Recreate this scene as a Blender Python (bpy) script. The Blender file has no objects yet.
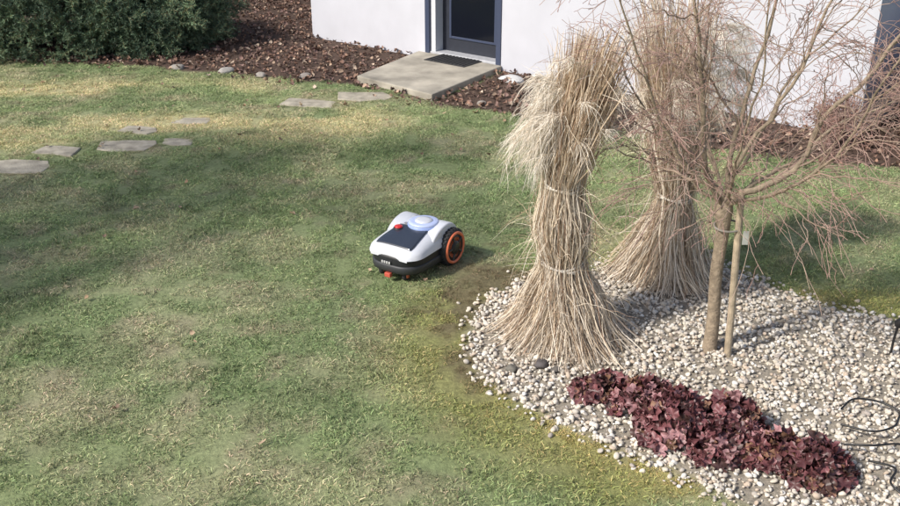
import bpy, math, random
import numpy as np
from mathutils import Vector, Matrix, Euler
rng=np.random.default_rng(7); random.seed(7)
scene=bpy.context.scene
H=2.83

# ---------------------------------------------------------------- helpers
def mat_new(name):
    m=bpy.data.materials.new(name); m.use_nodes=True
    nt=m.node_tree; b=nt.nodes['Principled BSDF']; return m,nt,b
def N(nt,t,**k):
    n=nt.nodes.new(t)
    for a,v in k.items(): setattr(n,a,v)
    return n
def simple(name,col,rough=.6,metal=0,noise=.0,scale=20,bump=0,bscale=80,coat=0,spec=.5):
    m,nt,b=mat_new(name)
    b.inputs['Roughness'].default_value=rough; b.inputs['Metallic'].default_value=metal
    b.inputs['Coat Weight'].default_value=coat; b.inputs['Specular IOR Level'].default_value=spec
    geo=N(nt,'ShaderNodeNewGeometry')
    nz=N(nt,'ShaderNodeTexNoise'); nz.inputs['Scale'].default_value=scale; nz.inputs['Detail'].default_value=6
    nt.links.new(geo.outputs['Position'],nz.inputs['Vector'])
    mr=N(nt,'ShaderNodeMapRange'); mr.inputs[1].default_value=.25; mr.inputs[2].default_value=.75
    mr.inputs[3].default_value=1-noise; mr.inputs[4].default_value=1+noise
    nt.links.new(nz.outputs['Fac'],mr.inputs[0])
    vm=N(nt,'ShaderNodeVectorMath',operation='SCALE'); vm.inputs[0].default_value=col
    nt.links.new(mr.outputs[0],vm.inputs['Scale']); nt.links.new(vm.outputs[0],b.inputs['Base Color'])
    if bump:
        n2=N(nt,'ShaderNodeTexNoise'); n2.inputs['Scale'].default_value=bscale; n2.inputs['Detail'].default_value=5
        nt.links.new(geo.outputs['Position'],n2.inputs['Vector'])
        bp=N(nt,'ShaderNodeBump'); bp.inputs['Strength'].default_value=bump; bp.inputs['Distance'].default_value=.01
        nt.links.new(n2.outputs['Fac'],bp.inputs['Height']); nt.links.new(bp.outputs[0],b.inputs['Normal'])
    return m
def vcol_mat(name,rough=.8,instancer=False,transl=0.0,noise=0,nscale=60,bump=0,spec=.3):
    """vertex colour 'Col' (x per-instance 'tint')"""
    m,nt,b=mat_new(name); b.inputs['Roughness'].default_value=rough
    b.inputs['Specular IOR Level'].default_value=spec
    a=N(nt,'ShaderNodeAttribute'); a.attribute_name='Col'
    out=a.outputs['Color']
    if instancer:
        t=N(nt,'ShaderNodeAttribute'); t.attribute_type='INSTANCER'; t.attribute_name='tint'
        vm=N(nt,'ShaderNodeVectorMath',operation='MULTIPLY')
        nt.links.new(out,vm.inputs[0]); nt.links.new(t.outputs['Color'],vm.inputs[1]); out=vm.outputs[0]
    if noise:
        geo=N(nt,'ShaderNodeNewGeometry')
        nz=N(nt,'ShaderNodeTexNoise'); nz.inputs['Scale'].default_value=nscale; nz.inputs['Detail'].default_value=8
        nz.inputs['Roughness'].default_value=.7
        nt.links.new(geo.outputs['Position'],nz.inputs['Vector'])
        mr=N(nt,'ShaderNodeMapRange'); mr.inputs[1].default_value=.25; mr.inputs[2].default_value=.75
        mr.inputs[3].default_value=1-noise; mr.inputs[4].default_value=1+noise
        nt.links.new(nz.outputs['Fac'],mr.inputs[0])
        vs=N(nt,'ShaderNodeVectorMath',operation='SCALE')
        nt.links.new(out,vs.inputs[0]); nt.links.new(mr.outputs[0],vs.inputs['Scale']); out=vs.outputs[0]
        if bump:
            bp=N(nt,'ShaderNodeBump'); bp.inputs['Strength'].default_value=bump; bp.inputs['Distance'].default_value=.02
            nt.links.new(nz.outputs['Fac'],bp.inputs['Height']); nt.links.new(bp.outputs[0],b.inputs['Normal'])
    nt.links.new(out,b.inputs['Base Color'])
    if transl:
        tr=N(nt,'ShaderNodeBsdfTranslucent'); nt.links.new(out,tr.inputs['Color'])
        mx=N(nt,'ShaderNodeMixShader'); mx.inputs[0].default_value=transl
        nt.links.new(b.outputs[0],mx.inputs[1]); nt.links.new(tr.outputs[0],mx.inputs[2])
        nt.links.new(mx.outputs[0],nt.nodes['Material Output'].inputs['Surface'])
    return m
def make(name,V,F,mat=None,col=None,smooth=False,link=True,parent=None):
    me=bpy.data.meshes.new(name)
    V=np.asarray(V,dtype=float); 
    F=F.tolist() if isinstance(F,np.ndarray) else F
    me.from_pydata(V.tolist(),[],F)
    if col is not None:
        c=np.ones((len(V),4)); c[:,:3]=col
        a=me.color_attributes.new('Col','FLOAT_COLOR','POINT'); a.data.foreach_set('color',c.ravel())
    if smooth: me.polygons.foreach_set('use_smooth',[True]*len(me.polygons))
    me.update()
    o=bpy.data.objects.new(name,me)
    if mat: me.materials.append(mat)
    if link: scene.collection.objects.link(o)
    if parent: o.parent=parent
    return o
def empty(name,loc=(0,0,0),rz=0):
    e=bpy.data.objects.new(name,None); e.location=loc; e.rotation_euler=(0,0,rz)
    e.empty_display_size=.2; scene.collection.objects.link(e); return e
def norm(a): return a/np.maximum(np.linalg.norm(a,axis=-1,keepdims=True),1e-9)
def ribbons(P,W,side=None):
    n,k,_=P.shape
    T=norm(np.gradient(P,axis=1))
    if side is None: side=norm(rng.normal(size=(n,3)))
    S=norm(np.cross(T,side[:,None,:]))
    L=P-S*W[...,None]/2; R=P+S*W[...,None]/2
    V=np.stack([L,R],2).reshape(-1,3)
    i=np.arange(n)[:,None]*(2*k)+np.arange(k-1)[None]*2
    F=np.stack([i,i+1,i+3,i+2],-1).reshape(-1,4)
    return V,F
def tubes(P,R,s=5):
    n,k,_=P.shape
    T=norm(np.gradient(P,axis=1))
    ref=norm(rng.normal(size=(n,3)))[:,None,:]
    A=norm(np.cross(T,ref)); B=np.cross(T,A)
    th=np.arange(s)/s*2*np.pi
    V=P[:,:,None,:]+R[:,:,None,None]*(A[:,:,None,:]*np.cos(th)[None,None,:,None]+B[:,:,None,:]*np.sin(th)[None,None,:,None])
    V=V.reshape(-1,3)
    b=np.arange(n)[:,None,None]*(k*s)+np.arange(k-1)[None,:,None]*s
    j=np.arange(s)[None,None,:]; j2=(j+1)%s
    F=np.stack([b+j,b+j2,b+s+j2,b+s+j],-1).reshape(-1,4)
    return V,F
def merge(parts):
    Vs=[];Fs=[];Cs=[];o=0
    for p in parts:
        V,F=p[0],p[1]; Vs.append(V); Fs.append(np.asarray(F)+o); o+=len(V)
        if len(p)>2: Cs.append(np.broadcast_to(p[2],(len(V),3)))
    return np.concatenate(Vs),np.concatenate(Fs),(np.concatenate(Cs) if Cs else None)
_tab=rng.random((256,256))
def vnoise(x,y):
    xi=np.floor(x).astype(int); yi=np.floor(y).astype(int); fx=x-xi; fy=y-yi
    fx=fx*fx*(3-2*fx); fy=fy*fy*(3-2*fy)
    g=lambda a,b:_tab[a%256,b%256]
    return (g(xi,yi)*(1-fx)+g(xi+1,yi)*fx)*(1-fy)+(g(xi,yi+1)*(1-fx)+g(xi+1,yi+1)*fx)*fy
def fbm(x,y,o=4,s=0):
    r=0;a=.5;t=0
    for i in range(o):
        r=r+a*vnoise(x*2**i+17.3*i+s,y*2**i+9.1*i+s*1.7); t+=a; a*=.55
    return r/t
def sm(a,b,x):
    t=np.clip((x-a)/(b-a),0,1); return t*t*(3-2*t)
def poly_sd(px,py,poly):
    poly=np.asarray(poly); d=np.full(px.shape,1e9); ins=np.zeros(px.shape,bool)
    m=len(poly)
    for i in range(m):
        a=poly[i]; b=poly[(i+1)%m]; e=b-a
        wx=px-a[0]; wy=py-a[1]
        t=np.clip((wx*e[0]+wy*e[1])/(e@e),0,1)
        d=np.minimum(d,np.hypot(wx-e[0]*t,wy-e[1]*t))
        c=((a[1]>py)!=(b[1]>py))&(px<(b[0]-a[0])*(py-a[1])/(b[1]-a[1]+1e-12)+a[0])
        ins^=c
    return np.where(ins,-d,d)
def scatter(name,P,rot,scl,idx,tint,variants):
    col=bpy.data.collections.new(name+'_pieces')
    for v in variants: col.objects.link(v)
    me=bpy.data.meshes.new(name); me.from_pydata(np.asarray(P).tolist(),[],[])
    n=len(P)
    a=me.attributes.new('rot','FLOAT_VECTOR','POINT'); a.data.foreach_set('vector',np.asarray(rot,float).ravel())
    a=me.attributes.new('scl','FLOAT_VECTOR','POINT')
    scl=np.asarray(scl,float); scl=np.repeat(scl[:,None],3,1) if scl.ndim==1 else scl
    a.data.foreach_set('vector',scl.ravel())
    a=me.attributes.new('idx','INT','POINT'); a.data.foreach_set('value',np.asarray(idx,int))
    c=np.ones((n,4)); c[:,:3]=tint
    a=me.attributes.new('tint','FLOAT_COLOR','POINT'); a.data.foreach_set('color',c.ravel())
    o=bpy.data.objects.new(name,me); scene.collection.objects.link(o)
    ng=bpy.data.node_groups.new(name+'_gn','GeometryNodeTree')
    ng.interface.new_socket('Geometry',in_out='INPUT',socket_type='NodeSocketGeometry')
    ng.interface.new_socket('Geometry',in_out='OUTPUT',socket_type='NodeSocketGeometry')
    gi=ng.nodes.new('NodeGroupInput'); go=ng.nodes.new('NodeGroupOutput')
    ip=ng.nodes.new('GeometryNodeInstanceOnPoints'); ci=ng.nodes.new('GeometryNodeCollectionInfo')
    ci.inputs['Collection'].default_value=col
    ci.inputs['Separate Children'].default_value=True; ci.inputs['Reset Children'].default_value=True
    def na(nm,t):
        x=ng.nodes.new('GeometryNodeInputNamedAttribute'); x.data_type=t; x.inputs['Name'].default_value=nm
        return [s for s in x.outputs if s.enabled and s.name=='Attribute'][0]
    L=ng.links.new
    L(gi.outputs[0],ip.inputs['Points']); L(ci.outputs[0],ip.inputs['Instance'])
    ip.inputs['Pick Instance'].default_value=True
    L(na('idx','INT'),ip.inputs['Instance Index']); L(na('rot','FLOAT_VECTOR'),ip.inputs['Rotation'])
    L(na('scl','FLOAT_VECTOR'),ip.inputs['Scale']); L(ip.outputs[0],go.inputs[0])
    md=o.modifiers.new('scatter','NODES'); md.node_group=ng
    return o
def box(name,x0,x1,y0,y1,z0,z1,mat,parent=None,bevel=0):
    V=[(x,y,z) for x in(x0,x1) for y in(y0,y1) for z in(z0,z1)]
    F=[(0,1,3,2),(4,6,7,5),(0,4,5,1),(2,3,7,6),(0,2,6,4),(1,5,7,3)]
    o=make(name,V,F,mat,parent=parent)
    if bevel:
        b=o.modifiers.new('b','BEVEL'); b.width=bevel; b.segments=2
    return o

# ---------------------------------------------------------------- zones (metres)
BED=[(2.80,5.204),(2.486,5.365),(2.25,5.618),(2.07,5.80),(1.85,6.1),(1.5,6.25),(1.11,6.0),(.8,5.82),(.471,5.74),(.246,5.5),
     (.123,5.16),(.10,4.837),(.168,4.56),(.322,4.308),(.565,4.08),(.836,3.85),(1.09,3.66),(1.317,3.45),(1.6,3.2),(1.95,2.85),
     (2.6,2.6),(3.5,2.8),(4.2,3.6),(4.1,4.6),(3.5,5.05)]
MULCH=[(-12,12.9),(-5.83,12.24),(-3.76,11.8),(-2.29,11.3),(-1.12,11.0),(-.15,10.12),(.735,9.65),(2.356,8.6),(4.0,8.0),(6,7.3),(9,6.5),(16,9),(12,26),(-14,26)]
HL=7.6   # house front length
STONES=[(-3.90,8.05,.32,.21),(-3.68,8.52,.22,.14),(-3.10,8.70,.28,.20),(-3.13,9.20,.20,.13),
        (-2.63,8.84,.17,.12),(-2.69,9.55,.21,.13),(-1.53,10.20,.32,.18),(-.96,10.44,.32,.20)]
def stone_poly(k):
    r=np.random.default_rng(300+k); sx,sy,a,b=STONES[k]; tw=r.uniform(-.35,.1)
    base=[(-1,-.85),(-.2,-1.0),(.95,-.9),(1.05,.1),(.8,.95),(-.3,.9),(-1.0,.75)]
    out=[]
    for (u,v) in base:
        u=(u+r.uniform(-.15,.15))*a*.92; v=(v+r.uniform(-.16,.16))*b*.92
        out.append((sx+u*math.cos(tw)-v*math.sin(tw),sy+u*math.sin(tw)+v*math.cos(tw)))
    return out
SPOLY=[stone_poly(k) for k in range(len(STONES))]
def height(x,y):
    h=(fbm(x*1.1,y*1.1,3,5)-.5)*.05+(fbm(x*6,y*6,2,9)-.5)*.012
    return h*np.where((np.abs(x)<30)&(y<30),1,0)
C=lambda *a:np.array(a)
def mixc(a,b,t): return a*(1-t[...,None])+b*t[...,None]
def dirt_m(x,y):
    n=fbm(x*7,y*7,4,12)
    a=np.exp(-(((x-.16)/.32)**2+((y-5.80)/.25)**2))*1.25
    b=np.exp(-(((x+.08)/.34)**2+((y-5.28)/.30)**2))*.78
    e=np.exp(-(((x+.05)/.35)**2+((y-4.55)/.18)**2))*.45
    e2=np.exp(-(((x-.4)/.6)**2+((y-6.3)/.22)**2))*.65
    sd=poly_sd(x,y,BED); st=np.exp(-((sd-.08)/.14)**2)*sm(3.3,4.2,y)*.5
    return sm(.38,.82,(a+b+e+e2+st)*.75+(n-.5)*1.1)
def lawn_col(x,y):
    c=mixc(np.broadcast_to(C(.215,.30,.13),x.shape+(3,)),C(.27,.355,.155),sm(.35,.65,fbm(x*.9,y*.9,3,1)))
    c=mixc(c,C(.48,.46,.28),sm(.44,.70,fbm(x*1.7,y*2.2,4,3))*.50)
    c=mixc(c,C(.39,.34,.23),sm(.54,.76,fbm(x*5,y*6,3,8))*.55)
    c=mixc(c,C(.15,.225,.09),sm(.52,.75,fbm(x*3.3,y*3.9,3,55))*.6)
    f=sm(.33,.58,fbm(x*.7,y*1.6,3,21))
    sun_band=np.exp(-((y-(9.6+.12*x))/.55)**2)*sm(-.2,-1.2,x)
    sun_band2=np.exp(-((y-10.7)/.4)**2)*sm(-1.8,-2.6,x)
    c=mixc(c,C(.60,.56,.30),np.clip((sun_band+sun_band2)*f*1.2,0,.8))  # sunlit strips across the left lawn, painted into the grass colour
    sd=poly_sd(x,y,BED)
    mo=sm(.8,.0,sd)*sm(.3,.55,fbm(x*3,y*3,3,31)+.12)*np.where(y<5.6,1,0.3)
    c=mixc(c,C(.31,.32,.10),np.clip(mo,0,.8))
    mo2=sm(.24,.0,sd)*sm(4.7,4.1,y)*sm(.3,.6,fbm(x*5,y*5,2,37)+.1)
    c=mixc(c,C(.47,.42,.16),np.clip(mo2,0,1)*.75)
    c=mixc(c,C(.15,.12,.07),dirt_m(x,y)*.85)
    return c
dens=lambda a,b,s:np.arange(a,b,s)
xs=np.concatenate([[-400,-150,-60,-30,-20,-15],dens(-11,8,.07),[9,12,16,22,35,70,150,400]])
ys=np.concatenate([[-300,-100,-40,-15,-5,0],dens(1.6,15,.07),dens(15,22,.3),[25,32,45,80,160,400]])
GX,GY=np.meshgrid(xs,ys); nx,ny=len(xs),len(ys)
gx,gy=GX.ravel(),GY.ravel()
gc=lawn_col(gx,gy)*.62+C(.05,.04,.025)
sdm=poly_sd(gx,gy,MULCH)+(fbm(gx*3,gy*3,3,40)-.5)*.2
gc=mixc(gc,C(.085,.055,.042),sm(.05,-.08,sdm))
sdb=poly_sd(gx,gy,BED)+(fbm(gx*6,gy*6,2,44)-.5)*.05
gc=mixc(gc,C(.30,.265,.215),sm(.02,-.05,sdb))
gz=height(gx,gy)
V=np.stack([gx,gy,gz],1)
i=(np.arange(ny-1)[:,None]*nx+np.arange(nx-1)[None]); F=np.stack([i,i+1,i+nx+1,i+nx],-1).reshape(-1,4)
ground=make('ground',V,F,vcol_mat('ground_soil',.95,noise=.5,nscale=35,bump=.6),gc,smooth=True)

# ---------------------------------------------------------------- grass
grass_mat=vcol_mat('grass_blades',.65,instancer=True,transl=.0)
def tuft(name,n,half,h0,h1,w):
    x=rng.uniform(-half,half,n);y=rng.uniform(-half,half,n)
    b=np.stack([x,y,np.full(n,-.006)],1)
    hh=h0+(h1-h0)*rng.random(n)**1.5
    la=rng.random(n)*6.283; ln=hh*(.3+1.2*rng.random(n))
    d=np.stack([np.cos(la),np.sin(la),0*la],1)
    t=np.array([0,.5,1.])
    P=b[:,None,:]+d[:,None,:]*(ln[:,None]*t**2)[...,None]; P[:,:,2]+=hh[:,None]*np.array([0,.62,.95])
    W=np.array([1,.85,.2])[None]*w*(.7+.6*rng.random(n))[:,None]
    V,F=ribbons(P,W)
    c=np.ones((n,3))*(.55+.85*rng.random(n))[:,None]
    dead=rng.random(n)<.26
    c[dead]=c[dead]*C(1.7,1.3,1.6)
    c=np.repeat(c,6,0)
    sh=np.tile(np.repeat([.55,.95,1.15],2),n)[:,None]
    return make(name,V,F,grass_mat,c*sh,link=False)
tv=[tuft('grass_tuft_%d'%i,165,.075,.010,.030,.0036) for i in range(7)]
pit=.125
X,Y=np.meshgrid(np.arange(-9,8,pit),np.arange(2.2,12.8,pit)); x=X.ravel();y=Y.ravel()
x=x+rng.normal(size=x.shape)*pit*.12; y=y+rng.normal(size=y.shape)*pit*.12
SLAB=[(-1.104,11.12),(-.199,10.27),(.64,11.62),(-.41,12.46)]
ok=(np.abs(x)<.56*y+1.0)
ok&=(poly_sd(x,y,BED)>.045+.03*rng.random(x.shape))&(poly_sd(x,y,MULCH)+(fbm(x*3,y*3,3,40)-.5)*.2>-.05*rng.random(x.shape))&(poly_sd(x,y,SLAB)>.07)
for sp in SPOLY: ok&=poly_sd(x,y,sp)>.05
ok&=rng.random(x.shape)>dirt_m(x,y)*.8
ok&=rng.random(x.shape)<(.85+.5*(fbm(x*4,y*4,2,60)-.4))
x=x[ok];y=y[ok];n=len(x)
fx=rng.uniform(-4.5,4,30000);fy_=rng.uniform(3.2,12,30000)
de=np.abs(poly_sd(fx,fy_,BED)-.03)
ds=np.full(fx.shape,9.)
for sp in SPOLY+[SLAB]: ds=np.minimum(ds,np.abs(poly_sd(fx,fy_,sp)-.010))
k=((de<.035)|(ds<.03)|((dirt_m(fx,fy_)>.3)&(rng.random(len(fx))<.25)&(poly_sd(fx,fy_,BED)>.03))); fx=fx[k];fy_=fy_[k]; nf=len(fx)
X_=np.concatenate([x,fx]);Y_=np.concatenate([y,fy_]); nt_=len(X_)
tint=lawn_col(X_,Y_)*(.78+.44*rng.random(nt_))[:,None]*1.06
sc=np.concatenate([(.9+.25*rng.random(n)),.35+.2*rng.random(nf)])
sz=sc*(.55+.9*fbm(X_*1.5,Y_*1.5,3,70))
P=np.stack([X_,Y_,height(X_,Y_)],1)
rot=np.stack([rng.normal(size=nt_)*.05,rng.normal(size=nt_)*.05,rng.random(nt_)*6.28],1)
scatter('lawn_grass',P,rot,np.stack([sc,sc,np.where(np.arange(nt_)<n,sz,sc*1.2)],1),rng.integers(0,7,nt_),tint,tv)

# ---------------------------------------------------------------- pebbles
import bmesh
def blob(name,sub,mat,amp=.2,flat=.65,col=(1,1,1),seed=0):
    bm=bmesh.new(); bmesh.ops.create_icosphere(bm,subdivisions=sub,radius=1)
    r=np.random.default_rng(seed); D=r.normal(size=(7,3)); D/=np.linalg.norm(D,axis=1)[:,None]; off=.55+.35*r.random(7)
    ay=.68+.25*r.random()
    for v in bm.verts:
        p=np.array(v.co)
        for d,o_ in zip(D,off):
            q=p@d
            if q>o_: p=p-d*(q-o_)*.75
        v.co=p*np.array([1,ay,flat])
    me=bpy.data.meshes.new(name); bm.to_mesh(me); bm.free()
    c=np.ones((len(me.vertices),4)); c[:,:3]=col
    a=me.color_attributes.new('Col','FLOAT_COLOR','POINT'); a.data.foreach_set('color',c.ravel())
    me.polygons.foreach_set('use_smooth',[True]*len(me.polygons)); me.materials.append(mat)
    return bpy.data.objects.new(name,me)
peb_mat=vcol_mat('pebble_stone',.8,instancer=True,noise=.18,nscale=90,spec=.2)
pv=[blob('pebble_%d'%i,2,peb_mat,seed=i,flat=.45+.06*i) for i in range(6)]
nn=31000
x=rng.uniform(0,4.3,nn);y=rng.uniform(2.5,6.4,nn)
sd=poly_sd(x,y,BED)
ok=(sd<.0)|((sd<.07)&(rng.random(nn)<.3))|((sd<.25)&(rng.random(nn)<.012)); ok&=(x<.62*y+.5)
x=x[ok];y=y[ok];n=len(x)
s=.0075+.0145*rng.random(n)**1.9
z=height(x,y)+rng.random(n)*.020-.002
pal=np.array([(.60,.55,.48),(.54,.49,.41),(.68,.65,.60),(.46,.42,.37),(.53,.44,.35),(.64,.57,.48),(.34,.30,.27),(.48,.39,.31)])
tint=pal[rng.choice(8,n,p=[.22,.17,.18,.13,.10,.12,.04,.04])]*(.85+.3*rng.random(n))[:,None]
scatter('gravel',np.stack([x,y,z],1),np.stack([rng.normal(size=n)*.4,rng.normal(size=n)*.4,rng.random(n)*6.28],1),s,rng.integers(0,6,n),tint,pv)

# ---------------------------------------------------------------- leaf litter / mulch
leaf_mat=vcol_mat('dry_leaf',.75,instancer=True)
def leafm(name,seed,curl=.3,l=1.0,w=.45):
    r=np.random.default_rng(seed)
    t=np.linspace(0,1,6); ww=w*np.sin(np.pi*np.clip(t*.92+.04,0,1))**.8
    V=[]
    for k in range(6):
        zz=curl*(t[k]-.5)**2*2
        for sgn in(-1,0,1):
            V.append((t[k]-.5,sgn*ww[k]*(.9+.2*r.random()),zz+abs(sgn)*.12*curl*3*r.random()))
    F=[]
    for k in range(5):
        for q in(0,1):
            a=k*3+q; F.append((a,a+1,a+4,a+3))
    return make(name,np.array(V)*l,F,leaf_mat,np.ones(3),link=False,smooth=True)
lv=[leafm('leaf_a',1,.5),leafm('leaf_b',2,.9),leafm('leaf_c',3,.2,w=.35),leafm('leaf_d',4,.1,w=.12),leafm('leaf_e',5,.6,w=.5)]
nn=46000
x=rng.uniform(-9,8.5,nn);y=rng.uniform(6,17,nn)
ok=(poly_sd(x,y,MULCH)+(fbm(x*3,y*3,3,40)-.5)*.2<rng.random(nn)**3*.3)&(np.abs(x)<.53*y+1.0)&(poly_sd(x,y,SLAB)>0.02)
dx=.785;dy=-.6195
s_=(x+1.965)*dx+(y-13.68)*dy; t_=(x+1.965)*.6195+(y-13.68)*.785
ok&=~((s_>0)&(s_<HL)&(t_>-.02))
x=x[ok];y=y[ok];n=len(x)
lp=np.array([(.17,.10,.075),(.26,.16,.115),(.12,.08,.065),(.36,.26,.19),(.22,.14,.12),(.47,.37,.29)])
tint=lp[rng.choice(6,n,p=[.26,.2,.22,.12,.15,.05])]*(.7+.6*rng.random(n))[:,None]
scatter('mulch',np.stack([x,y,height(x,y)+.008+rng.random(n)*.03],1),np.stack([rng.normal(size=n)*.45,rng.normal(size=n)*.45,rng.random(n)*6.28],1),.025+.04*rng.random(n),rng.integers(0,5,n),tint,lv)
n=420
x=rng.uniform(-5,4.5,n);y=rng.uniform(3.2,11.5,n)
ok=(poly_sd(x,y,BED)>.02)&(poly_sd(x,y,MULCH)>0)&(rng.random(n)<.2+.7*sm(6,11,y)); x=x[ok];y=y[ok]
x=np.concatenate([x,[-.42,-.55,-1.55,-.93]]);y=np.concatenate([y,[7.28,5.9,5.0,3.9]]);n=len(x)
lp2=np.array([(.32,.22,.14),(.42,.31,.21),(.20,.14,.10)])
scatter('fallen_leaves',np.stack([x,y,height(x,y)+.026],1),np.stack([rng.normal(size=n)*.4,rng.normal(size=n)*.4,rng.random(n)*6.28],1),.022+.03*rng.random(n),rng.integers(0,5,n),lp2[rng.integers(0,3,n)],lv[:])

# ---------------------------------------------------------------- stepping stones
st_mat=simple('flagstone',(.36,.325,.26),.9,noise=.45,scale=8,bump=.6,bscale=60)
for k,sp in enumerate(SPOLY):
    m=len(sp); sx,sy=STONES[k][:2]
    zt=float(height(np.array([sx]),np.array([sy]))[0])+.009
    V=[(a,b,zt) for a,b in sp]+[(a,b,zt-.06) for a,b in sp]
    F=[tuple(range(m))]+[(i,i+m,(i+1)%m+m,(i+1)%m) for i in range(m)]
    o=make('stepping_stone',V,F,st_mat); bv=o.modifiers.new('b','BEVEL'); bv.width=.010; bv.segments=2

# ---------------------------------------------------------------- house
rz=math.atan2(dy,dx)
house=empty('white_house',(-1.965,13.68,0),rz)
plaster=simple('white_plaster',(.54,.55,.605),.9,noise=.06,scale=2.5,bump=.15,bscale=120)
navy=simple('navy_frame',(.045,.06,.11),.4)
white=simple('white_frame',(.60,.62,.66),.5)
dark=simple('door_panel',(.03,.034,.047),.45,noise=.1,spec=.3)
D0,D1=2.10,3.30
box('wall_front_a',0,D0,0,.3,-.3,2.9,plaster,house)
box('wall_front_b',D1,HL,0,.3,-.3,2.9,plaster,house)
box('wall_lintel',D0,D1,0.0,.3,2.15,2.9,plaster,house)
box('wall_side_a',0,.3,.3,7,-.3,2.9,plaster,house)
box('wall_side_b',HL-.3,HL,.3,7,-.3,2.9,plaster,house)
box('wall_back',.3,HL-.3,6.7,7,-.3,2.9,plaster,house)
roofm=simple('roof_tile',(.12,.07,.055),.8,noise=.3,scale=6)
q=HL+.5
RV=[(-.5,-.5,2.9),(q,-.5,2.9),(q,7.5,2.9),(-.5,7.5,2.9),(-.5,3.5,5),(q,3.5,5),(-.5,-.5,3.05),(q,-.5,3.05),(q,7.5,3.05),(-.5,7.5,3.05)]
make('roof',RV,[(0,3,2,1),(0,1,7,6),(2,3,9,8),(6,7,5,4),(8,9,4,5),(0,6,4,9,3),(1,2,8,5,7)],roofm,parent=house)
box('frame_left',D0,D0+.07,-.015,.16,.0,2.15,navy,house,.004)
box('frame_right',D1-.07,D1,-.015,.16,.0,2.15,navy,house,.004)
box('frame_top',D0+.07,D1-.07,-.013,.158,2.08,2.15,navy,house,.004)
box('jamb_left',D0+.07,D0+.15,.02,.2,.0,2.08,white,house,.004)
box('threshold',D0+.07,D1-.07,.0,.3,-.1,.10,simple('pale_sill',(.42,.43,.46),.6,noise=.15,bump=.2),house,.01)
box('door_leaf',D0+.15,D1-.07,.17,.22,.10,2.08,dark,house,.003)
box('door_glass',D0+.30,D1-.22,.160,.168,.30,1.95,simple('dark_glass',(.006,.008,.014),.12,spec=.25),house)
box('door_rail_l',D0+.27,D0+.30,.155,.170,.27,1.98,navy,house,.002)
box('door_rail_r',D1-.22,D1-.19,.155,.170,.27,1.98,navy,house,.002)
box('door_rail_b',D0+.30,D1-.22,.155,.1685,.27,.298,navy,house,.002)
box('door_handle',D0+.19,D0+.21,.08,.13,1.0,1.14,simple('steel',(.6,.6,.62),.3,1),house,.005)
box('interior_floor',.3,HL-.3,.3,6.7,-.1,.08,simple('inner_floor',(.3,.28,.25),.6),house)
conc=simple('concrete',(.36,.33,.275),.9,noise=.45,scale=3.5,bump=.4,bscale=70)
zt=.075
V=[(a,b,zt) for a,b in SLAB]+[(a,b,-.12) for a,b in SLAB]
o=make('concrete_landing',V,[(0,1,2,3),(0,4,5,1),(1,5,6,2),(2,6,7,3),(3,7,4,0)],conc); b=o.modifiers.new('b','BEVEL'); b.width=.012;b.segments=2
mat_p=empty('door_mat',(.06,11.9,zt+.002),rz)
rub=simple('rubber',(.035,.035,.038),.8,noise=.3,scale=60)
box('mat_base',-.32,.32,-.23,.23,0,.008,rub,mat_p,.003)
for k in range(11): box('mat_rib_%d'%k,-.30+.055*k,-.27+.055*k,-.21,.21,.008,.015,rub,mat_p)
rk=vcol_mat('border_rock_stone',.85,noise=.3,nscale=25,bump=.4)
for k,(a,b_,s,fl,c) in enumerate([(-3.4,11.75,.10,.5,(.3,.28,.25)),(-2.75,11.55,.14,.4,(.36,.34,.31)),(-2.3,11.36,.09,.5,(.36,.33,.29)),
    (-1.75,11.35,.08,.5,(.25,.22,.2)),(.72,11.15,.19,.28,(.5,.5,.5)),(.35,10.15,.06,.5,(.3,.27,.24)),(.52,4.66,.05,.6,(.10,.09,.09)),(.60,4.60,.035,.6,(.12,.11,.10)),(.35,4.62,.04,.6,(.16,.15,.13))]):
    o=blob('border_rock',3,rk,seed=20+k,flat=fl,col=c); o.scale=(s,s,s); o.rotation_euler=(0,0,k*1.3); o.location=(a,b_,s*fl*.3); scene.collection.objects.link(o)

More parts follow.
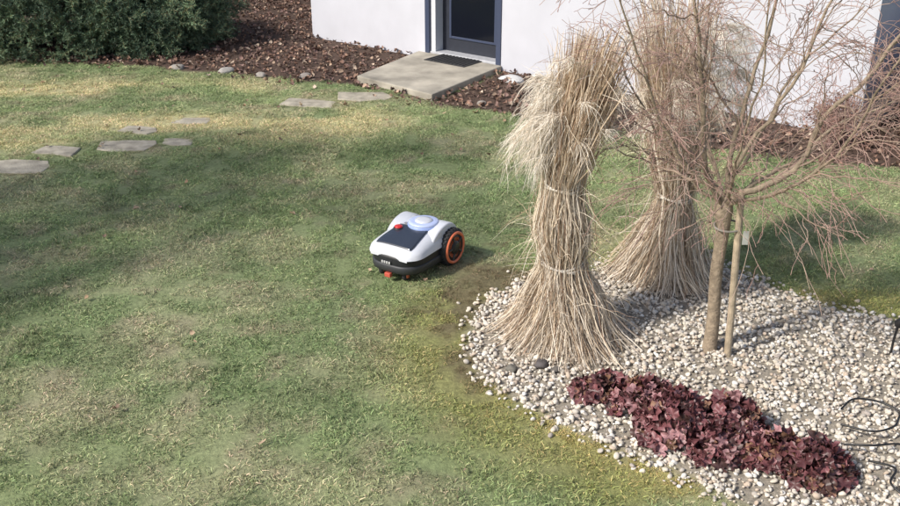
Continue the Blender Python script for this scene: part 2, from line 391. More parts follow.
# ---------------------------------------------------------------- pampas bundles
straw=vcol_mat('dry_straw',.75,transl=.12)
def pampas(name,prof,n,ztop,plumes,ties,dark_top=.5,strays=120):
    root=empty(name,(prof[0][1],prof[0][2],0))
    pr=np.array(prof); ox,oy=prof[0][1],prof[0][2]
    zz=np.linspace(0,pr[-1,0],120)
    sm_=lambda q:np.convolve(np.pad(np.interp(zz,pr[:,0],pr[:,q]),3,mode='edge'),np.ones(7)/7,'valid')
    CX,CY,RR=sm_(1)-ox,sm_(2)-oy,sm_(3)
    K=20
    z0=np.zeros(n)+rng.random(n)*.03
    z1=ztop[0]+(ztop[1]-ztop[0])*rng.random(n)**.8
    short=rng.random(n)<.42; z1[short]=.35+rng.random(short.sum())*1.0
    hang=rng.random(n)<.25; z0[hang]=rng.uniform(.05,.7,hang.sum())
    z1=np.maximum(z1,z0+.3)
    u=np.linspace(0,1,K)
    Z=z0[:,None]+(z1-z0)[:,None]*u
    cx=np.interp(Z,zz,CX); cy=np.interp(Z,zz,CY); R=np.interp(Z,zz,RR)
    rho=np.sqrt(rng.uniform(.12,1.0,n))*(.85+.30*rng.random(n)**2); phi=rng.random(n)*6.283
    ph=phi[:,None]+rng.normal(size=n)[:,None]*.55*Z+np.sin(Z*7+phi[:,None]*3)*.10
    flare=1+.7*np.clip((u-.75)/.25,0,1)[None]**2*rng.random(n)[:,None]**2
    flare=flare*(1+.45*np.clip((.18-u)/.18,0,1)[None]**2*rng.random(n)[:,None]**2)
    wob=lambda:np.cumsum(rng.normal(size=(n,K)),1)*.0072
    X=cx+R*flare*rho[:,None]*np.cos(ph)+wob(); Y=cy+R*flare*rho[:,None]*np.sin(ph)+wob()
    P=np.stack([X,Y,Z],-1)
    W=np.ones((n,K))*(.0022+.0042*rng.random(n)**1.6)[:,None]; W[:,-1]*=.3
    V,F=ribbons(P,W)
    pal=np.array([(.68,.58,.45),(.80,.72,.61),(.55,.43,.31),(.33,.22,.155),(.74,.65,.54)])
    pc=pal[rng.choice(5,n,p=[.26,.26,.18,.11,.19])]*(.75+.4*rng.random(n))[:,None]
    c=np.repeat(pc[:,None,:],K,1)
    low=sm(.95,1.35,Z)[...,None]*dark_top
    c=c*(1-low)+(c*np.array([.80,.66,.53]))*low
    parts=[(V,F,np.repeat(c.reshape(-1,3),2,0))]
    m=strays; tz=rng.uniform(.03,min(1.9,ztop[1]-.1),m); tz[:m//2]*=.5; a=rng.random(m)*6.283; L=rng.uniform(.08,.36,m)
    r0=np.interp(tz,zz,RR)*.85
    s0=np.stack([np.interp(tz,zz,CX)+r0*np.cos(a),np.interp(tz,zz,CY)+r0*np.sin(a),tz],1)
    d=np.stack([np.cos(a+rng.normal(size=m)*.6),np.sin(a+rng.normal(size=m)*.6),rng.uniform(-1.8,1.5,m)],1); d=norm(d)
    t=np.linspace(0,1,6)
    P=s0[:,None,:]+d[:,None,:]*(L[:,None]*t)[...,None]; P[:,:,2]-=(L[:,None]*t**2)*rng.uniform(.0,.8,m)[:,None]
    P+=np.cumsum(rng.normal(size=P.shape)*.006,1)
    P[:,:,2]=np.maximum(P[:,:,2],.03)
    V,F=ribbons(P,np.ones((m,6))*.0026*np.array([1,1,.9,.8,.6,.2]))
    parts.append((V,F,np.repeat(pal[rng.integers(0,5,m)]*1.05,12,0)))
    V,F,Cc=merge(parts)
    make('stalks',V,F,straw,Cc,parent=root)
    parts=[]
    for (sx,sy,sz,dx_,dy_,dz_,L,dr,fl) in plumes:
        t=np.linspace(0,1,9); d=np.array([dx_,dy_,dz_])/math.sqrt(dx_**2+dy_**2+dz_**2)
        p0=np.array([sx-ox,sy-oy,sz])
        path=p0+d*(L*t)[:,None]; path[:,2]-=dr*L*t**2.2
        path+=np.cumsum(rng.normal(size=path.shape)*.010,0)
        V,F=tubes(path[None],np.full((1,9),.002),4); parts.append((V,F,np.array([.62,.50,.37])))
        h=95; ti=rng.uniform(.0,1,h)
        b=np.stack([np.interp(ti,t,path[:,k]) for k in range(3)],1)
        tg=norm(np.gradient(path,axis=0)); tg=np.stack([np.interp(ti,t,tg[:,k]) for k in range(3)],1)
        rad=norm(np.cross(tg,rng.normal(size=(h,3))))
        hl=(.04+.15*rng.random(h)**1.8)*fl*np.sin(np.pi*np.clip(ti*.65+.25,0,1))**.5
        dd=norm(tg*1.0+rad*(.1+1.0*rng.random(h))[:,None]+rng.normal(size=(h,3))*.3); q=np.linspace(0,1,6)
        P=b[:,None,:]+dd[:,None,:]*(hl[:,None]*q)[...,None]; P[:,:,2]-=(hl*rng.uniform(.1,1.1,h))[:,None]*q**2
        P+=np.cumsum(rng.normal(size=P.shape)*.004,1)
        V,F=ribbons(P,np.ones((h,6))*.0023*np.array([.8,1,.9,.8,.6,.2]))
        cc=np.array([.86,.79,.69])*(.78+.35*rng.random(h))[:,None]
        parts.append((V,F,np.repeat(cc,12,0)))
    if parts:
        V,F,Cc=merge(parts); make('plumes',V,F,straw,Cc,parent=root)
    tw=simple('twine',(.74,.69,.62),.8)
    for (tz,rr) in ties:
        for q in range(3):
            th=np.linspace(0,2*np.pi,41); cxx=np.interp(tz,zz,CX); cyy=np.interp(tz,zz,CY)
            P=np.stack([cxx+rr*np.cos(th),cyy+rr*np.sin(th),tz+(q-1)*.012+.014*np.sin(th*2+q)],1)
            V,F=tubes(P[None],np.full((1,41),.006),5); make('twine_%d'%q,V,F,tw,parent=root)
    return root
fy=5.015
frontprof=[(0,.69,fy,.38),(.06,.69,fy,.345),(.15,.685,fy,.29),(.25,.68,fy,.245),(.37,.67,fy,.18),(.45,.66,fy,.122),(.49,.655,fy,.098),(.53,.655,fy,.115),(.60,.65,fy,.14),(.72,.64,fy,.145),
 (.84,.632,fy,.120),(.93,.63,fy,.084),(.96,.63,fy,.075),(1.0,.635,fy,.088),(1.08,.645,fy,.11),(1.25,.675,fy,.14),(1.45,.715,fy,.155),(1.75,.775,fy,.16),(2.1,.86,fy,.2)]
pl=[]
for k in range(30):
    a=rng.uniform(1.9,4.4); sz=rng.uniform(1.12,1.58)
    r=.05+.09*(sz-1); cx=.63+.20*(sz-1)
    pl.append((cx+r*math.cos(a),fy+r*math.sin(a),sz,math.cos(a)*.7-.45,math.sin(a)*.4,rng.uniform(.3,1.0),rng.uniform(.18,.34),rng.uniform(.5,1.2),1.0))
for k in range(20):
    a=rng.random()*6.28; sz=rng.uniform(1.2,1.62); cx=.68+.20*(sz-1.25)
    pl.append((cx+.10*math.cos(a),fy+.10*math.sin(a),sz,math.cos(a)*.5,math.sin(a)*.4,1,rng.uniform(.18,.27),.6,.95))
pampas('pampas_grass',frontprof,2800,(1.05,1.86),pl,[(.49,.126),(.965,.102)],.5,700)
by=5.85
backprof=[(0,1.45,by,.35),(.08,1.45,by,.32),(.2,1.455,by,.265),(.35,1.46,by,.19),(.5,1.475,by,.115),(.585,1.48,by,.086),(.65,1.475,by,.108),(.75,1.465,by,.13),(.9,1.45,by,.15),
 (1.2,1.42,by,.185),(1.5,1.39,by,.22),(1.9,1.37,by,.26),(2.5,1.36,by,.34)]
pl=[]
for k in range(42):
    a=rng.random()*6.28; sz=rng.uniform(1.0,1.72); r=.10+.15*(sz-1)
    pl.append((1.42+r*math.cos(a),by+r*math.sin(a),sz,math.cos(a)*.5+.1,math.sin(a)*.4,1.0,rng.uniform(.22,.36),rng.uniform(.4,.9),1.1))
for k in range(20):
    sz=rng.uniform(1.0,1.6); pl.append((1.6+.1*rng.random(),by+.1*rng.normal(),sz,.6,.1*rng.normal(),1.0,.40,.7,1.1))
pampas('pampas_grass',backprof,2300,(.9,1.95),pl,[(.585,.112)],.25,420)

# ---------------------------------------------------------------- bare tree + stake
bark=simple('tree_bark',(.29,.23,.165),.85,noise=.4,scale=30,bump=.7,bscale=90)
twigm=vcol_mat('twig_bark',.75)
tree=empty('bare_ornamental_tree',(1.52,4.837,0)); TO=np.array([1.52,4.837,0])
def catmull(pts,K):
    pts=np.array(pts,float); u=np.linspace(0,len(pts)-1,K); P=np.concatenate([[2*pts[0]-pts[1]],pts,[2*pts[-1]-pts[-2]]])
    out=[]
    for q in u:
        i=min(int(q),len(pts)-2); t=q-i; a,b,c,d=P[i],P[i+1],P[i+2],P[i+3]
        out.append(.5*((2*b)+(c-a)*t+(2*a-5*b+4*c-d)*t*t+(3*b-a-3*c+d)*t**3))
    return np.array(out)
tp=catmull([(1.52,4.837,-.05),(1.522,4.84,.2),(1.505,4.84,.5),(1.51,4.838,.75),(1.50,4.837,.88),(1.50,4.837,.97)],26)
tr=np.interp(tp[:,2],[-.05,.05,.3,.7,.82,.88,.93,.97],[.048,.041,.036,.035,.042,.052,.046,.018])
V,F=tubes((tp-TO)[None],tr[None],14); make('trunk',V,F,bark,smooth=True,parent=tree)
Jn=(1.50,4.837,.90)
limbs=[([Jn,(1.45,4.82,1.03),(1.345,4.80,1.23),(1.30,4.78,1.55),(1.22,4.76,2.0),(1.17,4.7,2.5)],.020),
 ([Jn,(1.42,4.78,1.0),(1.28,4.70,1.2),(1.08,4.62,1.5),(.92,4.55,1.8),(.78,4.5,2.15)],.012),
 ([Jn,(1.53,4.86,1.05),(1.60,4.90,1.4),(1.64,4.92,1.7),(1.72,4.95,2.05),(1.8,5.0,2.5)],.017),
 ([Jn,(1.60,4.80,1.02),(1.80,4.76,1.14),(1.96,4.72,1.42),(2.2,4.68,1.70),(2.4,4.62,2.1)],.021),
 ([Jn,(1.62,4.88,.99),(1.86,4.98,1.06),(2.1,5.08,1.24),(2.4,5.15,1.34),(2.7,5.2,1.5)],.014),
 ([Jn,(1.56,4.68,1.02),(1.64,4.45,1.18),(1.78,4.3,1.42),(1.92,4.2,1.7),(2.0,4.15,2.0)],.012),
 ([Jn,(1.47,5.0,1.05),(1.40,5.2,1.3),(1.34,5.4,1.6),(1.3,5.5,2.0)],.012),
 ([Jn,(1.60,5.02,1.05),(1.80,5.25,1.3),(2.05,5.45,1.6),(2.3,5.6,1.9)],.013),
 ([Jn,(1.55,4.83,1.1),(1.70,4.8,1.42),(1.84,4.76,1.8),(2.05,4.72,2.25)],.015),
 ([Jn,(1.50,4.7,1.04),(1.42,4.5,1.3),(1.40,4.35,1.65),(1.36,4.25,2.1)],.010),
 ([Jn,(1.38,4.9,1.02),(1.2,5.0,1.2),(1.02,5.1,1.5),(.9,5.15,1.8)],.010)]
K=18; LP=[];LR=[]
for pts,r in limbs:
    c=catmull(pts,K); w_=np.cumsum(rng.normal(size=(K-3,3))*.014,0); c[3:]+=w_; LP.append(c); LR.append(r*np.linspace(1,.28,K)**.9)
LP=np.array(LP);LR=np.array(LR)
V,F=tubes(LP-TO,LR,9); make('limbs',V,F,bark,smooth=True,parent=tree)
def grow(PP,PR,n,l0,l1,up,droop,K=9,tmin=.15,rk=.6,rmin=.0012,spread=.8,wig=.008):
    k=PP.shape[1]; i=rng.integers(0,len(PP),n); t=rng.uniform(tmin,.98,n)*(k-1); a=t.astype(int); f=(t-a)[:,None]
    s=PP[i,a]*(1-f)+PP[i,np.minimum(a+1,k-1)]*f
    tg=norm(PP[i,np.minimum(a+1,k-1)]-PP[i,a])
    out=norm(np.stack([s[:,0]-1.5,s[:,1]-4.84,0*s[:,0]],1))
    d=norm(tg*.8+rng.normal(size=(n,3))*spread*.7+out*.35+np.array([0,0,up]))
    L=rng.uniform(l0,l1,n)*(1.1-.5*t/(k-1))
    u=np.linspace(0,1,K)
    P=s[:,None,:]+d[:,None,:]*(L[:,None]*u)[...,None]
    P[:,:,2]+=-droop*(L[:,None]*u**2)*rng.uniform(.3,1.3,n)[:,None]
    w=np.cumsum(rng.normal(size=(n,K,3))*wig,1); w-=w[:,:1]; P+=w
    r0=np.maximum(PR[i,a]*rk*(.6+.4*rng.random(n)),rmin)
    R=np.maximum(r0[:,None]*np.linspace(1,.3,K),rmin)
    return P,R
P1,R1=grow(LP,LR,125,.3,.75,.25,.1,tmin=.2,rk=.6,rmin=.0022,wig=.012)
P2,R2=grow(P1,R1,620,.15,.45,.1,.25,rk=.6,rmin=.0016,K=8,wig=.010)
P3,R3=grow(P2,R2,1800,.08,.28,.0,.3,K=6,rk=.7,rmin=.0012,wig=.006)
PW,RW=grow(LP[[3,4,5,7]],LR[[3,4,5,7]]*.3,70,.3,.6,.05,.7,K=10,rk=.6,rmin=.0013,tmin=.1,wig=.012)
parts=[]
for (P,R,s,ca,cb) in [(P1,R1,6,(.28,.21,.16),(.36,.27,.21)),(P2,R2,5,(.30,.20,.165),(.40,.29,.24)),(P3,R3,4,(.32,.185,.155),(.46,.31,.27)),(PW,RW,4,(.36,.24,.20),(.5,.38,.3))]:
    V,F=tubes(P-TO,R,s); m=len(P); k=P.shape[1]
    c=np.array(ca)+(np.array(cb)-np.array(ca))*rng.random((m,1)); parts.append((V,F,np.repeat(c,k*s,0)))
V,F,Cc=merge(parts); make('twigs',V,F,twigm,Cc,smooth=True,parent=tree)
sw=simple('stake_wood',(.38,.31,.22),.85,noise=.3,scale=20,bump=.4)
stake=empty('wooden_stake',(1.613,4.77,0))
P=np.array([(0,0,-.1),(-.012,.01,.3),(-.03,.015,.7),(-.042,.02,1.02)])
V,F=tubes(P[None],np.array([[.021,.021,.02,.018]]),12); V2=np.concatenate([V,[P[-1]]]); n0=len(V)
Fl=F.tolist()+[[n0-12+i,n0-12+(i+1)%12,n0] for i in range(12)]
make('post',V2,Fl,sw,parent=stake)
th=np.linspace(0,6.283,30); P=np.stack([-.085+.075*np.cos(th),.045+.05*np.sin(th),.80+.015*np.sin(th)],1)
V,F=tubes(P[None],np.full((1,30),.006),6); make('tree_tie',V,F,simple('tie_rubber',(.25,.23,.2),.7),parent=stake)
box('plant_tag',-.02,.012,-.032,-.029,.72,.80,simple('tag_plastic',(.55,.55,.5),.5),stake)

# ---------------------------------------------------------------- heuchera
heum=vcol_mat('burgundy_leaf',.45,transl=.12,noise=.3,nscale=120,spec=.5)
def heuchera(cx,cy,rx,ry,hh,n,bright):
    M=20; parts=[]
    th=np.arange(M)/M*2*np.pi
    for k in range(n):
        a=rng.random()*6.283; q=math.sqrt(rng.random())*rng.uniform(.85,1.12)
        z=max(hh*(1-q*q),0)*rng.uniform(.45,1.15)+.022
        pos=np.array([rx*q*math.cos(a),ry*q*math.sin(a),z])
        nrm=norm(np.array([math.cos(a)*q*1.1,math.sin(a)*q*1.1,.75])+rng.normal(size=3)*.45)
        r=rng.uniform(.022,.043)
        lob=1+.17*np.cos(5*th+.3)+.07*np.cos(11*th+k); lob[(th>2.95)&(th<3.35)]*=.45
        e1=norm(np.cross(nrm,rng.normal(size=3))); e2=np.cross(nrm,e1)
        ruf=.38*np.sin(5*th*1.0+k)+.22*np.sin(9*th+k*2)
        rim=pos+r*lob[:,None]*(np.cos(th)[:,None]*e1+np.sin(th)[:,None]*e2)+nrm*(r*ruf)[:,None]
        mid=pos+.5*r*lob[:,None]*(np.cos(th)[:,None]*e1+np.sin(th)[:,None]*e2)-nrm*(r*.12)
        V=np.concatenate([rim,mid,[pos-nrm*r*.05]])
        F=[[i,(i+1)%M,M+(i+1)%M,M+i] for i in range(M)]; F+= [[M+i,M+(i+1)%M,2*M,2*M] for i in range(M)]
        base=np.array([(.13,.048,.052),(.21,.08,.088),(.38,.20,.21),(.08,.04,.036),(.26,.14,.09)])[rng.choice(5,p=[.3,.27,.13+.12*bright,.2-.12*bright,.1])]*rng.uniform(.75,1.3)
        c=np.tile(base,(2*M+1,1)); c[M:]*=.75
        parts.append((V,np.array(F),c))
    Vs=[];Fs=[];Cs=[];o=0
    for V,F,c in parts:
        for f in F.tolist(): Fs.append([x+o for x in (f if f[2]!=f[3] else f[:3])])
        Vs.append(V);Cs.append(c);o+=len(V)
    ob=make('heuchera_plant',np.concatenate(Vs),Fs,heum,np.concatenate(Cs),smooth=True); ob.location=(cx,cy,.0)
for a in [(.83,4.37,.19,.12,.09,95,0),(1.03,4.26,.21,.17,.12,150,.5),(1.14,4.04,.22,.23,.18,250,1),(1.40,3.99,.20,.20,.18,210,1),(1.31,3.83,.17,.13,.11,90,.6),(1.57,3.79,.17,.14,.12,130,0),(1.74,3.68,.18,.16,.14,175,0)]:
    heuchera(*a)

# ---------------------------------------------------------------- shrubs
need=vcol_mat('conifer_needle',.6,instancer=True)
def spray(name,seed):
    r=np.random.default_rng(seed); parts=[]
    t=np.linspace(0,1,5); path=np.stack([0*t,0*t,t*.26],1); path[:,0]+=.06*t**2
    axes=[path]
    for k in range(7):
        q=.2+.1*k; b=np.array([.06*q*q,0,q*.26]); a=k*2.4; d=norm(np.array([math.cos(a),math.sin(a),.9])); axes.append(b+d*(t*.10)[:,None])
    allP=[]
    for ax in axes:
        m=24; ti=r.uniform(0,1,m); b=np.stack([np.interp(ti,t,ax[:,j]) for j in range(3)],1); tg=norm(ax[-1]-ax[0])
        d=norm(np.cross(r.normal(size=(m,3)),tg)+tg*.7); L=.022+.012*r.random(m)
        allP.append(b[:,None,:]+d[:,None,:]*(L[:,None]*np.array([0,.5,1]))[...,None])
    P=np.concatenate(allP); V,F=ribbons(P,np.ones((len(P),3))*.005*np.array([.8,1,.3]))
    c=np.ones((len(V),3))*np.repeat(.7+.6*r.random(len(P)),6)[:,None]; parts.append((V,F,c))
    V,F=tubes(np.array(axes),np.full((len(axes),5),.0025),4); parts.append((V,F,np.array([1.2,.7,.6])))
    V,F,Cc=merge(parts); return make(name,V,F,need,Cc,link=False)
def rot_to(d,spin):
    q=Vector(d).to_track_quat('Z','Y').to_matrix().to_4x4()@Matrix.Rotation(spin,4,'Z')
    return tuple(q.to_euler())
def mound(name,cx,cy,rx,ry,rzz,n,cola,colb,variants,smin=.8,smax=1.3):
    P=[];R=[];S=[];T=[]
    for k in range(n):
        a=rng.random()*6.283; w=rng.random()**.7; cz=w; sr=math.sqrt(max(0,1-cz*cz))
        lump=1+.3*(fbm(np.array([a*2.2+cx]),np.array([cz*4.0]),3,cy)[0]-.5)*2
        q=rng.uniform(.5,1.0)**.5*lump
        d=np.array([sr*math.cos(a),sr*math.sin(a),cz])
        P.append((cx+rx*q*d[0],cy+ry*q*d[1],rzz*q*d[2]+.02)); dd=norm(d*np.array([1,1,.5])+rng.normal(size=3)*.35+np.array([0,0,-.05]))
        R.append(rot_to(dd,rng.random()*6.28)); S.append(rng.uniform(smin,smax))
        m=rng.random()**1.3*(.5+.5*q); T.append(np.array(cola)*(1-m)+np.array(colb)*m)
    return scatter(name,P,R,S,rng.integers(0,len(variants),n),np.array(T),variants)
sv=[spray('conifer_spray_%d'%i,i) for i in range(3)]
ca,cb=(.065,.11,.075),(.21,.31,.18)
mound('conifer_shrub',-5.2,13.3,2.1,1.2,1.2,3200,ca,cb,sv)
mound('conifer_shrub',-4.15,13.3,.85,.95,.65,1200,ca,cb,sv)
mound('conifer_shrub',-7.9,12.9,1.7,1.1,1.3,1400,ca,cb,sv)
mound('conifer_shrub',-3.6,18.6,2.4,1.2,2.0,1300,ca,cb,sv,1.3,2.0)
def twiggy(name,cx,cy,rad,hh,n,c0,c1):
    a=rng.random(n)*6.283; q=np.sqrt(rng.random(n)); t=np.linspace(0,1,7)
    s=np.stack([.12*q*np.cos(a),.12*q*np.sin(a),0*a],1); e=np.stack([rad*q*np.cos(a),rad*q*np.sin(a),hh*(1-.35*q*q)*(.7+.4*rng.random(n))],1)
    P=s[:,None,:]+(e-s)[:,None,:]*t[None,:,None]; P[:,:,2]+=.12*np.sin(np.pi*t); P+=np.cumsum(rng.normal(size=P.shape)*.012,1)
    V,F=tubes(P,np.ones((n,7))*np.linspace(.006,.002,7),4); c=np.array(c0)+(np.array(c1)-np.array(c0))*rng.random((n,1)); parts=[(V,F,np.repeat(c,28,0))]
    m=n*9; i=rng.integers(0,n,m); k=rng.integers(1,7,m); s=P[i,k]; d=norm(rng.normal(size=(m,3))+[0,0,.3]); L=rng.uniform(.05,.22,m); u=np.linspace(0,1,4)
    Q=s[:,None,:]+d[:,None,:]*(L[:,None]*u)[...,None]+rng.normal(size=(m,4,3))*.004
    V,F=tubes(Q,np.ones((m,4))*.002,3); c=np.array(c0)+(np.array(c1)-np.array(c0))*rng.random((m,1)); parts.append((V,F,np.repeat(c,12,0)))
    m=n*9; i=rng.integers(0,n,m); k=rng.integers(1,7,m); s=P[i,k]+rng.normal(size=(m,3))*.06; s[:,2]=np.abs(s[:,2])
    d=norm(rng.normal(size=(m,3))); L=.02+.02*rng.random(m)
    Q=s[:,None,:]+d[:,None,:]*(L[:,None]*np.array([0,.5,1.]))[...,None]
    V,F=ribbons(Q,np.ones((m,3))*.02*np.array([.3,1,.3])); c=np.array((.14,.075,.06))+np.array((.16,.10,.08))*rng.random((m,1)); parts.append((V,F,np.repeat(c,6,0)))
    V,F,Cc=merge(parts); o=make(name,V,F,twigm,Cc); o.location=(cx,cy,0)
for a in [(4.55,8.55,.5,.95,170),(4.95,8.95,.6,1.25,190),(5.6,9.0,.7,1.2,160),(5.5,9.9,.7,1.4,160),(6.3,10.2,.8,1.4,150),(3.7,8.75,.3,.4,70)]:
    twiggy('bare_twig_shrub',*a,(.19,.11,.095),(.36,.24,.21))
mound('conifer_shrub',8.0,13.6,2.6,1.2,1.8,1100,(.05,.075,.05),(.14,.19,.11),sv,1.3,2.0)

# garden tree left of the view; it shades part of the lawn
fol=vcol_mat('tree_leaf',.6,instancer=True)
def clump(name,seed):
    r=np.random.default_rng(seed); m=50; s=r.normal(size=(m,3))*.12; d=norm(r.normal(size=(m,3))); L=.05+.03*r.random(m)
    P=s[:,None,:]+d[:,None,:]*(L[:,None]*np.array([0,.5,1.]))[...,None]; V,F=ribbons(P,np.ones((m,3))*.045*np.array([.3,1,.2]))
    return make(name,V,F,fol,np.ones((len(V),3))*np.repeat(.7+.6*r.random(m),6)[:,None],link=False)
cvs=[clump('leaf_clump_%d'%i,i) for i in range(3)]
def shade_tree(x,y,hc,rad,n):
    root=empty('garden_tree',(x,y,0))
    P=np.array([[(0,0,-.1),(.03,0,hc*.4),(0,.05,hc*.8),(0,0,hc*1.25)]]); V,F=tubes(P,np.array([[.10,.08,.05,.02]]),10); make('trunk',V,F,bark,smooth=True,parent=root)
    m=22; a=rng.random(m)*6.283; z=rng.uniform(.5,1.1,m)*hc; t=np.linspace(0,1,6)
    e=np.stack([np.cos(a),np.sin(a),.5+.4*rng.random(m)],1)*rad*.95
    Q=np.stack([0*z,0*z,z],1)[:,None,:]+e[:,None,:]*t[None,:,None]; Q+=np.cumsum(rng.normal(size=Q.shape)*.04,1)
    V,F=tubes(Q,np.ones((m,6))*np.linspace(.025,.006,6),6); make('limbs',V,F,bark,parent=root)
    i=rng.integers(0,m,n); u=rng.uniform(.25,1,n)*5; k=u.astype(int); k=np.minimum(k,4); f=(u-k)[:,None]
    S=Q[i,k]*(1-f)+Q[i,k+1]*f+rng.normal(size=(n,3))*.28
    o=scatter('foliage',S,rng.normal(size=(n,3))*2,1+.6*rng.random(n),rng.integers(0,3,n),np.array([.06,.10,.035])*(.7+.7*rng.random((n,1))),cvs); o.parent=root
shade_tree(-6.9,4.5,4.0,2.0,150)

# ---------------------------------------------------------------- robot mower
shellw=simple('white_plastic',(.64,.66,.71),.34,noise=.03,coat=.15)
blk=simple('black_plastic',(.018,.019,.022),.42,noise=.2,scale=30)
hood=simple('dark_hood',(.035,.042,.06),.25,coat=.3)
orange=simple('orange_plastic',(.74,.19,.09),.45)
tyre=simple('tyre_rubber',(.022,.022,.024),.75)
red=simple('red_button',(.6,.03,.03),.35)
blue=simple('pale_blue_plastic',(.32,.42,.74),.35)
mx,my=-.25,5.98
mow=empty('robot_lawn_mower',(mx,my,float(height(np.array([mx]),np.array([my]))[0])+.016),math.radians(-90-33)); mow.scale=(1.06,1.06,1.06)
A=np.linspace(0,1,44); Bv=np.linspace(-1,1,41)
Lf,Lr=.275,-.255
def shell(a,b,off=0):
    x=Lf+(Lr-Lf)*a
    w=.200*np.clip(1-np.clip((.22-a)/.22,0,1)**2.6*.30-np.clip((a-.85)/.15,0,1)**2*.22,0,1)
    zb=.150+.0*a
    top=np.interp(a,[0,.02,.06,.14,.25,.45,.65,.85,.96,1],[.165,.182,.198,.212,.226,.244,.256,.250,.210,.158])
    bb=np.abs(b)
    z=zb+(top-zb)*np.power(np.clip(1-bb**4,0,1),.5)
    return x,w*b,z+off
AA,BB=np.meshgrid(A,Bv,indexing='ij')
def surf(name,AA,BB,off,mat,thick=0):
    X,Y,Z=shell(AA,BB,off); V=np.stack([X.ravel(),Y.ravel(),Z.ravel()],1); r,c=AA.shape
    i=np.arange(r-1)[:,None]*c+np.arange(c-1)[None]; F=np.stack([i,i+c,i+c+1,i+1],-1).reshape(-1,4)
    o=make(name,V,F,mat,smooth=True,parent=mow)
    if thick: m=o.modifiers.new('s','SOLIDIFY'); m.thickness=thick; m.offset=-1
    return o
surf('shell',AA,BB,0,shellw)
X,Yv,Z=shell(0*Bv,Bv); V=[(X[i],Yv[i],Z[i]) for i in range(41)]+[(X[i],Yv[i],.14) for i in range(41)]
make('shell_nose',V,[(i,i+1,i+42,i+41) for i in range(40)],shellw,smooth=True,parent=mow)
a2=np.linspace(0,1,24);b2=np.linspace(-1,1,25); a3,b3=np.meshgrid(a2,b2,indexing='ij')
surf('hood_panel',.10+.44*a3,b3*(.70-.16*a3),.0035,hood,.004)
surf('hood_stripe',.565+.03*a3,b3*.50,.0035,simple('grey_trim',(.25,.26,.29),.4),.004)
def hull(name,prof,mat,lenf=Lf,lenr=Lr):
    M=56; th=np.arange(M)/M*2*np.pi; V=[];F=[]
    for (z,s,ex) in prof:
        cx=(lenf+lenr)/2; hl=(lenf-lenr)/2*s; hw=.188*(s+ (ex))
        ct=np.cos(th);stt=np.sin(th)
        X=cx+hl*np.sign(ct)*np.abs(ct)**.5; Yy=hw*np.sign(stt)*np.abs(stt)**.55
        fr=np.clip((X-.12)/(Lf-.12),0,1); Yy=Yy*(1-.10*fr**2)
        V+= [(X[i],Yy[i],z) for i in range(M)]
    R=len(prof)
    for r in range(R-1):
        for i in range(M): F.append((r*M+i,r*M+(i+1)%M,(r+1)*M+(i+1)%M,(r+1)*M+i))
    F.append(tuple(range(M))[::-1]); F.append(tuple((R-1)*M+i for i in range(M)))
    return make(name,V,F,mat,smooth=True,parent=mow)
hull('lower_hull',[(.030,.88,0),(.042,.96,0),(.075,1.0,0),(.140,1.02,0),(.160,1.0,0),(.167,.94,0)],blk)
hull('bumper_lip',[(.046,.99,.0),(.050,1.025,.01),(.092,1.04,.01),(.098,1.025,.01),(.101,.99,0)],simple('bumper_grey',(.04,.042,.047),.5))
def fender(sy):
    M=48; th=np.arange(M)/M*2*np.pi; cx,cz=-.125,.124
    ring=[(.080,.93),(.092,.985),(.108,1.0),(.150,1.0),(.172,1.0),(.181,.975),(.184,.93)]
    V=[];F=[]
    for (yy,s) in ring:
        X=cx+np.where(np.cos(th)>0,.205,.138)*s*np.cos(th)
        Z=cz+.154*s*np.sin(th); Z=np.maximum(Z,.09)
        V+= [(X[i],yy*sy,Z[i]) for i in range(M)]
    R=len(ring)
    for r in range(R-1):
        for i in range(M): F.append((r*M+i,r*M+(i+1)%M,(r+1)*M+(i+1)%M,(r+1)*M+i))
    F.append(tuple(range(M))); F.append(tuple((R-1)*M+i for i in range(M)))
    make('fender',V,F,shellw,smooth=True,parent=mow)
def lathe(name,prof,cx,cy,cz,sy,mat,M=48):
    th=np.arange(M)/M*2*np.pi; V=[];F=[]
    for (r,yy) in prof: V+= [(cx+r*math.cos(t),cy+yy*sy,cz+r*math.sin(t)) for t in th]
    R=len(prof)
    for q in range(R-1):
        for i in range(M): F.append((q*M+i,q*M+(i+1)%M,(q+1)*M+(i+1)%M,(q+1)*M+i))
    F.append(tuple(range(M))); F.append(tuple((R-1)*M+i for i in range(M)))
    return make(name,V,F,mat,smooth=True,parent=mow)
spk=simple('spoke_grey',(.06,.06,.065),.5)
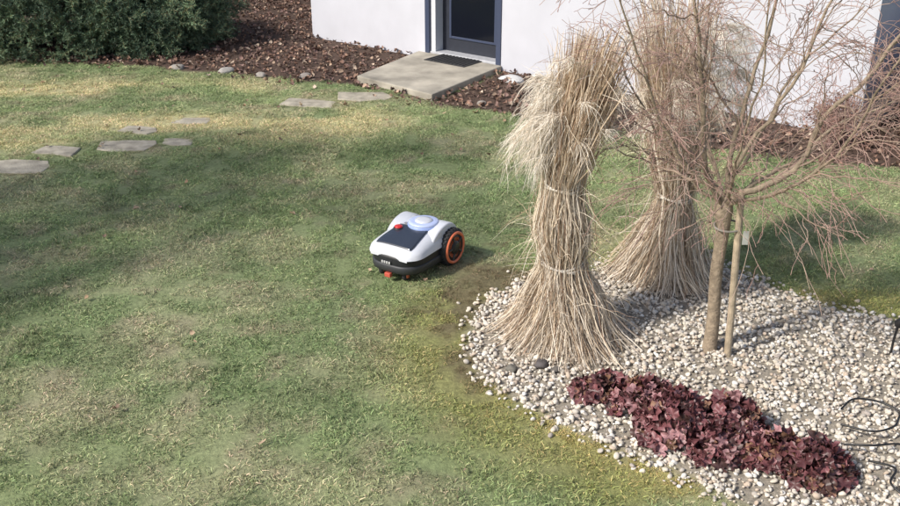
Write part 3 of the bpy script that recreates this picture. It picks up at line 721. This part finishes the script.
for sy in(1,-1):
    fender(sy)
    cx,cz=-.145,.112; y0=.190*sy
    lathe('wheel_tyre',[(.10,-.04),(.118,-.035),(.122,-.02),(.122,.022),(.116,.034),(.104,.036)],cx,y0,cz,sy,tyre)
    lathe('wheel_rim',[(.108,.030),(.108,.043),(.100,.048),(.092,.045),(.088,.036)],cx,y0,cz,sy,orange)
    lathe('wheel_disc',[(.088,.030),(.088,.040),(.06,.034),(.045,.036),(.042,.046),(.012,.048)],cx,y0,cz,sy,blk)
    V=[];F=[];o=0
    for k in range(26):
        t=k/26*2*math.pi
        for (r_,yy) in [(.119,-.03),(.119,.03),(.128,.024),(.128,-.024)]:
            for dt in(-.05,.05): V.append((cx+r_*math.cos(t+dt+yy*2),y0+yy*sy,cz+r_*math.sin(t+dt+yy*2)))
        for q in range(4): F.append((o+q*2,o+q*2+1,o+((q+1)%4)*2+1,o+((q+1)%4)*2))
        F.append((o,o+2,o+4,o+6)); F.append((o+1,o+7,o+5,o+3)); o+=8
    make('wheel_tread',V,F,tyre,parent=mow)
    for k in range(5):
        t=k/5*6.283; r0,r1=.042,.086
        P=np.array([[(cx+r*math.cos(t),y0+.040*sy,cz+r*math.sin(t)) for r in (r0,.06,r1)]]); V,F=tubes(P,np.array([[.007,.0055,.007]]),6); make('wheel_spoke',V,F,spk,parent=mow)
    lathe('caster_wheel',[(.02,-.014),(.033,-.011),(.036,0),(.033,.011),(.02,.014)],.215,.09*sy,.022,sy,tyre,24)
    lathe('caster_hub',[(.018,-.017),(.02,.0),(.018,.017)],.215,.09*sy,.022,sy,orange,24)
def zlathe(name,prof,cx,cy,mat,M=48,tilt=0):
    th=np.arange(M)/M*2*np.pi; V=[];F=[]
    for (r,z) in prof: V+= [(cx+r*math.cos(t),cy+r*math.sin(t),z+tilt*r*math.cos(t)) for t in th]
    R=len(prof)
    for q in range(R-1):
        for i in range(M): F.append((q*M+i,q*M+(i+1)%M,(q+1)*M+(i+1)%M,(q+1)*M+i))
    F.append(tuple(range(M))[::-1]); F.append(tuple((R-1)*M+i for i in range(M)))
    return make(name,V,F,mat,smooth=True,parent=mow)
zlathe('antenna_base',[(.102,.235),(.106,.249),(.106,.262),(.102,.268)],-.075,0.03,blue)
zlathe('antenna_ring',[(.101,.266),(.098,.279),(.086,.284),(.062,.283)],-.075,0.03,simple('cap_blue',(.48,.56,.82),.3))
zlathe('antenna_centre',[(.060,.279),(.056,.288),(.03,.291)],-.075,0.03,shellw)
zlathe('stop_button_collar',[(.034,.22),(.034,.250),(.030,.253)],.045,-.085,blk)
zlathe('stop_button',[(.027,.248),(.027,.260),(.020,.264)],.045,-.085,red)
bd=simple('badge_grey',(.5,.5,.5),.4)
for k in range(4): box('bumper_badge_%d'%k,.287,.292,-.045+.018*k,-.033+.018*k,.108,.124,bd,mow,.001)
box('front_tab',.268,.296,-.022,.022,.016,.044,simple('red_tab',(.50,.09,.06),.5),mow,.004)
lg=simple('letter_grey',(.45,.47,.5),.4)
for k,(w_,y_) in enumerate([(.010,-.040),(.012,-.024),(.010,-.008),(.012,.008),(.010,.022),(.009,.036)]):
    xx,yy,zz=shell(np.array(.36),np.array(0.0)); box('lettering_%d'%k,float(xx)-.006,float(xx)+.006,y_,y_+w_,float(zz)+.002,float(zz)+.0055,lg,mow)

# ---------------------------------------------------------------- garden light + cable
gl=empty('garden_spotlight',(2.56,4.78,0)); bk=simple('black_metal',(.015,.015,.016),.45)
V,F=tubes(np.array([[(0,0,-.05),(0,0,.1),(.008,0,.2)]]),np.array([[.007,.007,.009]]),8); make('spike',V,F,bk,parent=gl)
P=np.array([[(-.01,0,.19),(0,-.0,.20),(.04,-.01,.235),(.10,-.02,.285),(.103,-.02,.287)]]); V,F=tubes(P,np.array([[.002,.026,.030,.036,.002]]),16); make('lamp_head',V,F,bk,smooth=True,parent=gl)
cab=[]
for pts in [[(2.03,4.15,.035),(2.12,4.22,.05),(2.25,4.2,.045),(2.35,4.1,.04),(2.5,4.05,.03),(2.75,4.1,.02)],
            [(1.98,4.02,.03),(2.1,3.93,.05),(2.22,3.96,.06),(2.3,4.07,.05),(2.45,4.2,.03),(2.6,4.5,.03),(2.6,4.76,.03)],
            [(2.0,3.72,.03),(2.08,3.62,.06),(2.02,3.52,.05),(2.1,3.42,.03),(2.3,3.35,.03)],
            [(1.93,3.85,.03),(2.05,3.8,.06),(2.2,3.82,.05),(2.33,3.74,.03)]]:
    c=catmull(pts,30); c[:,2]+=.014; V,F=tubes(c[None],np.full((1,30),.0055),6); cab.append((V,F))
V,F,_=merge(cab); make('black_cable',V,F,bk,smooth=True)

# ---------------------------------------------------------------- light + camera
w=bpy.data.worlds.new('World'); scene.world=w; w.use_nodes=True
nt=w.node_tree; bg=nt.nodes['Background']; sky=nt.nodes.new('ShaderNodeTexSky'); sky.sky_type='NISHITA'; sky.sun_disc=False
el=math.radians(40); az_vec=Vector((-.80,-.46,0)).normalized()
sky.sun_elevation=el; sky.sun_rotation=math.atan2(az_vec.x,az_vec.y); sky.dust_density=2.5
nt.links.new(sky.outputs[0],bg.inputs['Color']); bg.inputs['Strength'].default_value=.15
sd=bpy.data.lights.new('sun','SUN'); sd.energy=4.4; sd.angle=math.radians(3.5); sd.color=(1,.95,.87)
so=bpy.data.objects.new('sun',sd); scene.collection.objects.link(so)
dv=Vector((az_vec.x*math.cos(el),az_vec.y*math.cos(el),math.sin(el))); so.rotation_euler=dv.to_track_quat('Z','Y').to_euler()
cd=bpy.data.cameras.new('camera'); cam=bpy.data.objects.new('camera',cd); scene.collection.objects.link(cam)
cam.location=(0,0,H); cam.rotation_euler=(math.radians(90-24.5),0,0); cd.lens=38; cd.sensor_width=36; cd.clip_end=1000; cd.clip_start=.05
scene.camera=cam
scene.view_settings.view_transform='Standard'; scene.view_settings.look='None'; scene.view_settings.exposure=0
